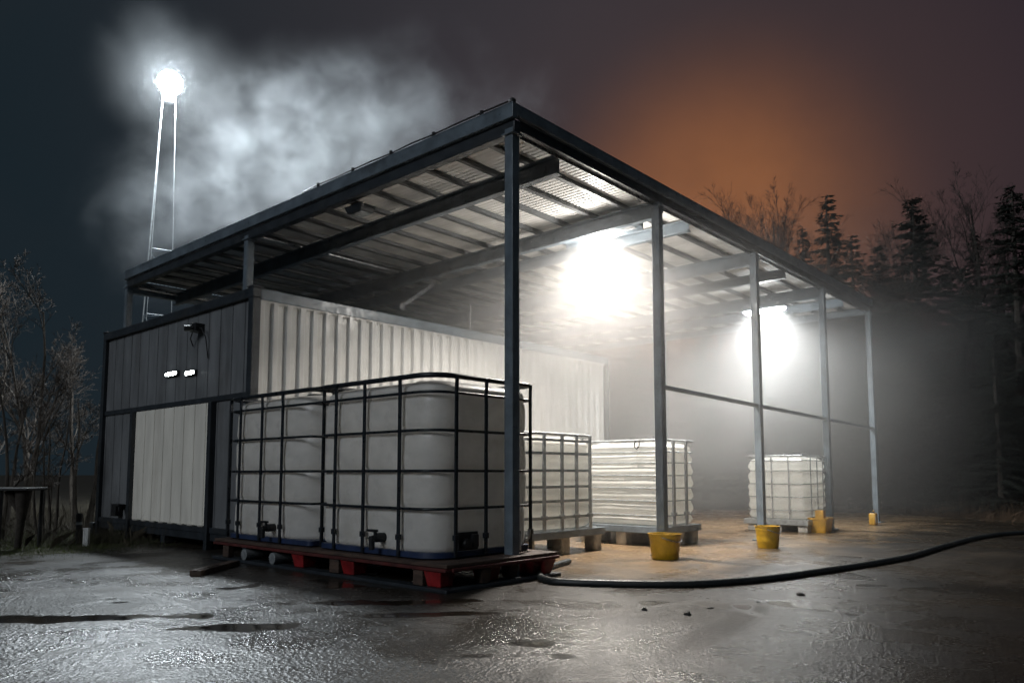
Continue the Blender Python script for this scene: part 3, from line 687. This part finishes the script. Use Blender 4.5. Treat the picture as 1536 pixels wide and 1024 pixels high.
# ------------------------------------------------------------------ trees
def perp(d):
    r = Vector((random.gauss(0, 1), random.gauss(0, 1), random.gauss(0, 1))); r -= d * r.dot(d); return r.normalized()
def bare_tree(seed, H, stems=1, spread=.5, twig=1.0, budget=4200):
    random.seed(seed); tr = MB(); cr = MB(); cnt = [0]
    def grow(p, d, L, r, lev):
        if cnt[0] > budget: return
        n = 5 if lev == 0 else (4 if lev == 1 else 3)
        pts = [p.copy()]; rs = [r]; q = p.copy(); dd = d.copy()
        for i in range(n):
            dd = (dd + perp(dd) * (.10 + .05 * lev) + Vector((0, 0, .07 if lev < 2 else .03))).normalized(); q = q + dd * L / n
            pts.append(q.copy()); rs.append(max(.0022, r * (1 - .72 * (i + 1) / n)))
        (tr if lev <= 1 else cr).tube(pts, rs, 7 if lev == 0 else (5 if lev == 1 else 3), cap=False); cnt[0] += 1
        if lev >= 4: return
        k = (22, 11, 7, 4)[lev]
        for j in range(k):
            t_ = random.uniform(.22 if lev == 0 else .15, 1.0); i = min(n - 1, int(t_ * n)); f_ = t_ * n - i
            bp = pts[i].lerp(pts[i + 1], min(1, f_)); bd = (pts[i + 1] - pts[i]).normalized()
            nd_ = (bd * (.85 - .1 * lev) + perp(bd) * random.uniform(.45, .9) * (spread * 2) + Vector((0, 0, .15))).normalized()
            grow(bp, nd_, L * random.uniform(.30, .52) * (1.15 - .45 * t_) * (1 if lev else .95), max(.0024, rs[i] * random.uniform(.4, .6)), lev + 1)
    for s_ in range(stems):
        a = 2 * math.pi * s_ / max(1, stems) + .6
        off = Vector((math.cos(a), math.sin(a), 0)) * (.10 if stems > 1 else 0)
        grow(off, (Vector((0, 0, 1)) + off * 1.6).normalized(), H * random.uniform(.88, 1.0), H * .0085 + .008, 0)
        cnt[0] = 0
    return tr, cr
def conifer(seed, H, Rm):
    random.seed(seed); tr = MB(); cr = MB()
    tr.tube([(0, 0, 0), (.03, 0, H * .4), (0, .02, H * .98)], [H * .016, H * .010, .008], 7, cap=False)
    z = H * .06
    while z < H * .985:
        t_ = z / H; rad = Rm * (1 - t_) ** .85 * random.uniform(.75, 1.12) + .06
        nb = random.choice((1, 2, 3))
        for k in range(nb):
            if random.random() < .10: continue
            a = random.uniform(0, 2 * math.pi); L = rad * random.uniform(.55, 1.15)
            d = Vector((math.cos(a), math.sin(a), 0)); p0 = Vector((0, 0, z)); dro = random.uniform(.1, .45) * (1 - t_ * .6)
            pts = [p0, p0 + d * L * .5 + Vector((0, 0, L * (.06 - dro * .4))), p0 + d * L + Vector((0, 0, L * (.12 - dro)))]
            cr.tube(pts, [.012, .009, .003], 3, cap=False)
            m_ = max(10, int(L * 75))
            sd = Vector((-d.y, d.x, 0))
            for j in range(m_):
                s_ = random.uniform(.12, 1.0); bp = pts[0].lerp(pts[1], s_ * 2) if s_ < .5 else pts[1].lerp(pts[2], s_ * 2 - 1)
                side = random.choice((-1, 1)); ln = random.uniform(.09, .24) * (1.15 - .5 * s_) * (.6 + .4 * min(1, L))
                td = (d * random.uniform(.2, .9) + sd * side * random.uniform(.4, 1) + Vector((0, 0, random.uniform(-.75, .12)))).normalized()
                wv = td.cross(Vector((random.uniform(-.5, .5), random.uniform(-.5, .5), 1))).normalized() * random.uniform(.009, .024)
                e = bp + td * ln; m2 = bp + td * ln * .5
                cr.add([bp, m2 + wv, e, m2 - wv + Vector((0, 0, -.012))], [(0, 1, 2, 3)])
        z += H * random.uniform(.002, .008) + .008
    return tr, cr
def tree_proto(kind, seed, H, **kw):
    if kind == 'bare':
        tr, cr = bare_tree(seed, H, **kw); e = D.objects.new('bare_tree', None); mm = (M_BARKD, M_TWIGD)
    elif kind == 'birch':
        tr, cr = bare_tree(seed, H, **kw); e = D.objects.new('bare_tree', None); mm = (M_BARK, M_TWIG)
    else:
        tr, cr = conifer(seed, H, **kw); e = D.objects.new('conifer_tree', None); mm = (M_BARKD, M_NEEDLE)
    COL.objects.link(e)
    tr.build('trunk', mm[0], e, recalc=False); cr.build('crown', mm[1], e, recalc=False)
    e['grown'] = sorted(p[2] for p in cr.v)[int(len(cr.v) * .998)]
    return e
PRO = {'B0': tree_proto('bare', 11, 7, spread=.27, budget=6500), 'B1': tree_proto('bare', 23, 7, spread=.24, budget=6500), 'B2': tree_proto('bare', 31, 7, spread=.30, stems=2, budget=4000),
       'C0': tree_proto('con', 5, 7, Rm=1.5), 'C1': tree_proto('con', 6, 7, Rm=1.15), 'C2': tree_proto('con', 8, 7, Rm=1.9)}
used = set()
def place(key, px, ytop, dep, label, group, wide=1.0):
    src = PRO[key]; o = src if key not in used else dup(src); used.add(key)
    p = at(px, 700, dep); q = at(px, ytop, dep); o.location = (p.x, p.y, -.03); s_ = (q.z + .03) / src['grown']
    o.scale = (s_ * wide, s_ * wide, s_); o.rotation_euler = (0, 0, random.uniform(0, 6.28)); tag(o, label, 'tree', group); return o
GB, GC = 'bare trees beyond the yard', 'conifers beyond the yard'
WIDE = {1386: 1.45, 1542: 1.3, 1440: 1.3, 1330: 1.3, 1256: 1.25, 1292: 1.3}
random.seed(99)
for a in [
    ('B0', 1055, 268, 23, 'lone bare treetop rising over the eave where the sky glows orange', GB),
    ('B1', 1140, 270, 21, 'feathery bare tree behind the right eave, left of a matching one', GB),
    ('B2', 1172, 278, 20, 'bushy bare tree behind the right eave against the dull orange sky', GB),
    ('C1', 1256, 298, 19, 'slim pointed conifer rising alone above the far end of the eave', GC),
    ('C1', 1215, 345, 22, 'short slim conifer half hidden behind the right eave', GC),
    ('C1', 1292, 358, 18, 'short conifer just right of the slim pointed one', GC),
    ('B0', 1340, 262, 18.5, 'tall many branched bare tree behind the widest conifer', GB),
    ('C0', 1386, 302, 16, 'widest tall dark conifer right of the canopy end', GC),
    ('B1', 1432, 322, 20, 'faint bare tree between two dark conifers', GB),
    ('B2', 1498, 240, 16, 'tallest bare tree, near the right edge of the photo', GB),
    ('C2', 1542, 285, 14.5, 'broad dark conifer cut by the right edge', GC),
    ('C0', 1462, 405, 15, 'low broad conifer left of the tallest bare tree', GC),
    ('C2', 1330, 430, 19, 'low broad dark conifer behind the last post', GC),
    ('C0', 1500, 470, 13.5, 'low dark conifer at the forest front near the right edge', GC),
    ('C2', 1415, 480, 17, 'low dark conifer in front of the widest one', GC),
    ('C0', 1240, 430, 21, 'conifer seen dimly through mist between the far posts', GC),
    ('C2', 1160, 450, 22, 'broad conifer dim in the mist below the smaller floodlight', GC),
    ('C0', 1060, 470, 23, 'conifer dim in the mist right of the second post', GC),
    ('C2', 950, 470, 24, 'broad conifer hidden in the brightest mist behind the container end', GC),
    ('C0', 860, 455, 24, 'dark conifer behind the container roof under the canopy, right of a bigger one', GC),
    ('C2', 770, 450, 25, 'big dark conifer behind the container roof under the canopy', GC),
    ('B1', 1285, 330, 24, 'thin bare tree behind the short conifers', GB),
    ('C0', 1330, 372, 17, 'mid height dark conifer just left of the widest one', GC),
    ('C2', 1440, 395, 18.5, 'mid height conifer just right of the widest one', GC),
    ('C1', 1478, 350, 19, 'slim dark conifer between the bare tree and the widest conifer', GC),
    ('C2', 1520, 430, 15.5, 'low dark conifer left of the one cut by the edge', GC),
    ('C0', 1360, 520, 15.2, 'small dark conifer at the forest front, near the last post', GC),
    ('C2', 1440, 540, 14.4, 'small broad conifer at the forest front above the hose', GC),
    ('B0', 1200, 315, 24, 'thin bare tree between the bushy one and the slim conifer', GB),
]: place(*a, wide=WIDE.get(a[1], 1.0))
# left: pale two stemmed tree and scrub
random.seed(3)
def left_tree(seed, x, y, H, label, stems, spread, name='bare_tree', budget=3000, cat='tree', mm=None):
    e = thing(name, (x, y, 0), label, cat, 'bare growth left of the container', rz=random.uniform(0, 6))
    tr, cr = bare_tree(seed, H, stems=stems, spread=spread, budget=budget)
    e.scale = (1.1 * H / max(p[2] for p in cr.v), 1.1 * H / max(p[2] for p in cr.v), H / max(p[2] for p in cr.v))
    tr.build('trunk' if name == 'bare_tree' else 'stem', M_BARK, e, recalc=False); cr.build('crown', M_TWIG, e, recalc=False); return e
p = at(46, 700, 11.8); left_tree(41, p.x, p.y, 4.15, 'tall pale bare tree with forked trunks left of the container', 2, .40, budget=3400)
p = at(-25, 700, 13.5); left_tree(44, p.x, p.y, 4.6, 'bare tree cut by the left edge of the photo', 1, .42)
p = at(112, 700, 14.5); left_tree(47, p.x, p.y, 3.6, 'smaller bare tree close behind the container corner', 1, .45)
p = at(75, 700, 9.6); left_tree(51, p.x, p.y, 1.75, 'twiggy leafless shrub in front of the forked tree', 4, .5, 'bare_shrub', 380, 'shrub')
p = at(128, 700, 10.8); left_tree(53, p.x, p.y, 2.2, 'leafless shrub touching the container corner', 4, .5, 'bare_shrub', 380, 'shrub')
p = at(12, 700, 10.2); left_tree(57, p.x, p.y, 1.9, 'leafless shrub behind the dark notice stand', 4, .5, 'bare_shrub', 380, 'shrub')

# undergrowth and grass: too many to count
def brush(name, spots, hmin, hmax, m, blades, wd=.006, lean=.35, seed=1):
    random.seed(seed); b = MB()
    for x, y, s_ in spots:
        for k in range(blades):
            a = random.uniform(0, 6.28); d = Vector((math.cos(a), math.sin(a), 0)); h = random.uniform(hmin, hmax) * s_; le = random.uniform(0, lean) * h
            p0 = Vector((x + random.gauss(0, .32 * s_), y + random.gauss(0, .32 * s_), 0)); h *= random.uniform(.3, 1); e_ = random.uniform(0, 6.28); p1 = p0 + d * le * .35 + Vector((math.cos(e_), math.sin(e_), 0)) * h * .2 + Vector((0, 0, h * .6)); p2 = p0 + d * le + Vector((0, 0, h))
            t_ = Vector((-d.y, d.x, 0)) * wd
            b.add([p0 - t_, p0 + t_, p1 + t_ * .7, p2, p1 - t_ * .7], [(0, 1, 2, 3, 4)])
    o = b.build(name, m, recalc=False); o['kind'] = 'stuff'; return o
def inside(x, y, P):
    c_ = False; j = len(P) - 1
    for i in range(len(P)):
        if (P[i][1] > y) != (P[j][1] > y) and x < (P[j][0] - P[i][0]) * (y - P[i][1]) / (P[j][1] - P[i][1]) + P[i][0]: c_ = not c_
        j = i
    return c_
random.seed(17)
sp = []
while len(sp) < 1500:
    x = random.uniform(6.5, 17); y = random.uniform(11.5, 19)
    if not inside(x, y, yard_w) and x / y > .55: sp.append((x, y, random.uniform(.5, 1.5)))
brush('undergrowth', sp, .12, .5, M_BRUSH, 34, .0014, .9, 2)
sp = []
while len(sp) < 1100:
    x = random.uniform(-10, -3.9); y = random.uniform(8.2, 15)
    if not inside(x, y, yard_w) and x / y < -.38: sp.append((x, y, random.uniform(.5, 1.3)))
brush('undergrowth', sp, .08, .42, M_BRUSHD, 30, .0012, .9, 4)
sp = []
while len(sp) < 2600:
    x = random.uniform(-8, -3.8); y = random.uniform(6.7, 10.5)
    if not inside(x, y, yard_w): sp.append((x, y, random.uniform(.5, 1.2)))
brush('grass', sp, .02, .06, M_GRASS, 16, .0018, .7, 5)

# ------------------------------------------------------------------ mist and smoke
def volume(name, size, dens, aniso, nscale, lo, hi, fade, col=(1, 1, 1), ellipsoid=False, extra=None, stretch=(1, 1, 1)):
    m = D.materials.new(name); m.use_nodes = True; nt = m.node_tree; nt.nodes.clear()
    out = nd(nt, 'ShaderNodeOutputMaterial'); pv = nd(nt, 'ShaderNodeVolumePrincipled'); nt.links.new(pv.outputs[0], out.inputs['Volume'])
    pv.inputs['Color'].default_value = (*col, 1); pv.inputs['Anisotropy'].default_value = aniso; det = 6 if ellipsoid else 2
    co = nd(nt, 'ShaderNodeTexCoord').outputs['Object']
    if ellipsoid:
        mp = nd(nt, 'ShaderNodeMapping'); nt.links.new(co, mp.inputs[0]); mp.inputs['Scale'].default_value = tuple(2 / s for s in size)
        ln = nt.nodes.new('ShaderNodeVectorMath'); ln.operation = 'LENGTH'; nt.links.new(mp.outputs[0], ln.inputs[0])
        wv = math_(nt, 'MULTIPLY', math_(nt, 'SUBTRACT', noise_(nt, co, .42, 4, .6, .6), .5), 1.3)
        f = math_(nt, 'MULTIPLY', mapr(nt, math_(nt, 'ADD', ln.outputs['Value'], wv), fade, .95, 1, 0), mapr(nt, ln.outputs['Value'], .7, 1, 1, 0))
    else:
        sep = nd(nt, 'ShaderNodeSeparateXYZ'); nt.links.new(co, sep.inputs[0]); f = None
        for i in range(3):
            a = math_(nt, 'SUBTRACT', size[i] / 2, math_(nt, 'ABSOLUTE', sep.outputs[i]))
            a = mapr(nt, a, 0, fade[i], 0, 1); f = a if f is None else math_(nt, 'MULTIPLY', f, a)
    if not ellipsoid: f = math_(nt, 'MULTIPLY', f, mapr(nt, sep.outputs[2], -1.6, 1.2, .35, 1.25))
    ms = nd(nt, 'ShaderNodeMapping'); nt.links.new(co, ms.inputs[0]); ms.inputs['Scale'].default_value = stretch
    n_ = mapr(nt, noise_(nt, ms.outputs[0], nscale, det, .6, .5), lo[0], hi[0], lo[1], hi[1])
    dn = math_(nt, 'MULTIPLY', math_(nt, 'MULTIPLY', f, n_), dens)
    if extra: dn = extra(nt, co, dn)
    nt.links.new(dn, pv.inputs['Density'])
    b = MB(); b.box(-size[0] / 2, size[0] / 2, -size[1] / 2, size[1] / 2, -size[2] / 2, size[2] / 2)
    o = b.build(name, m); o['kind'] = 'stuff'; return o
def glow_puffs(nt, co, dn):                                # extra density added under the two lamps to enlarge their glow
    for c_, rad, k in (((-4.0, -1.4, .55), (2.9, 2.6, 2.2), .008), ((.5, -1.5, .85), (2.4, 2.1, 1.8), .008)):
        mp = nd(nt, 'ShaderNodeMapping'); mp.vector_type = 'TEXTURE'; nt.links.new(co, mp.inputs[0]); mp.inputs['Location'].default_value = c_; mp.inputs['Scale'].default_value = rad
        ln = nt.nodes.new('ShaderNodeVectorMath'); ln.operation = 'LENGTH'; nt.links.new(mp.outputs[0], ln.inputs[0])
        f = math_(nt, 'MULTIPLY', math_(nt, 'POWER', mapr(nt, ln.outputs['Value'], 0, 1, 1, 0, False), 1.6), mapr(nt, noise_(nt, co, 1.5, 3, .6, .4), .3, .7, .45, 1.3))
        dn = math_(nt, 'ADD', dn, math_(nt, 'MULTIPLY', f, k))
    return dn
mi = volume('mist', (12.6, 10.8, 3.44), .104, .10, .5, (.32, .55), (.70, 1.15), (3.6, 3.6, .30), extra=glow_puffs)
mi.location = W(6.3, 2.7, 1.75); mi.rotation_euler = (0, 0, RZ)
pl = volume('smoke_plume', (13.5, 4.4, 6.4), .50, .0, 1.15, (.34, 0.10), (.78, 1.0), -.25, (.93, .97, 1.0), True, stretch=(1, 1, 1.15))
pl.location = at(480, 240, 16.6); pl.rotation_euler = (0, R(-20), 0)

hz = volume('halo_haze', (3.6, 3.6, 3.6), .012, .0, 1.2, (.30, .6), (.70, 1.2), -.1, (.93, .97, 1.0), True)  # thin haze added round the mast lamp to give it a halo
hz.location = mast_base + top

# ------------------------------------------------------------------ render settings
sc.view_settings.view_transform = 'Standard'; sc.view_settings.look = 'None'; sc.view_settings.exposure = 0; sc.view_settings.gamma = 1
sc.render.engine = 'CYCLES'
cy = sc.cycles
cy.use_denoising = True
try: cy.denoiser = 'OPENIMAGEDENOISE'; cy.denoising_input_passes = 'RGB_ALBEDO'
except Exception: pass
cy.max_bounces = 6; cy.diffuse_bounces = 3; cy.glossy_bounces = 3; cy.transmission_bounces = 3; cy.volume_bounces = 1; cy.transparent_max_bounces = 8
cy.sample_clamp_indirect = 4; cy.sample_clamp_direct = 0; cy.blur_glossy = .5
cy.caustics_reflective = False; cy.caustics_refractive = False
cy.volume_step_rate = .8; cy.volume_max_steps = 96
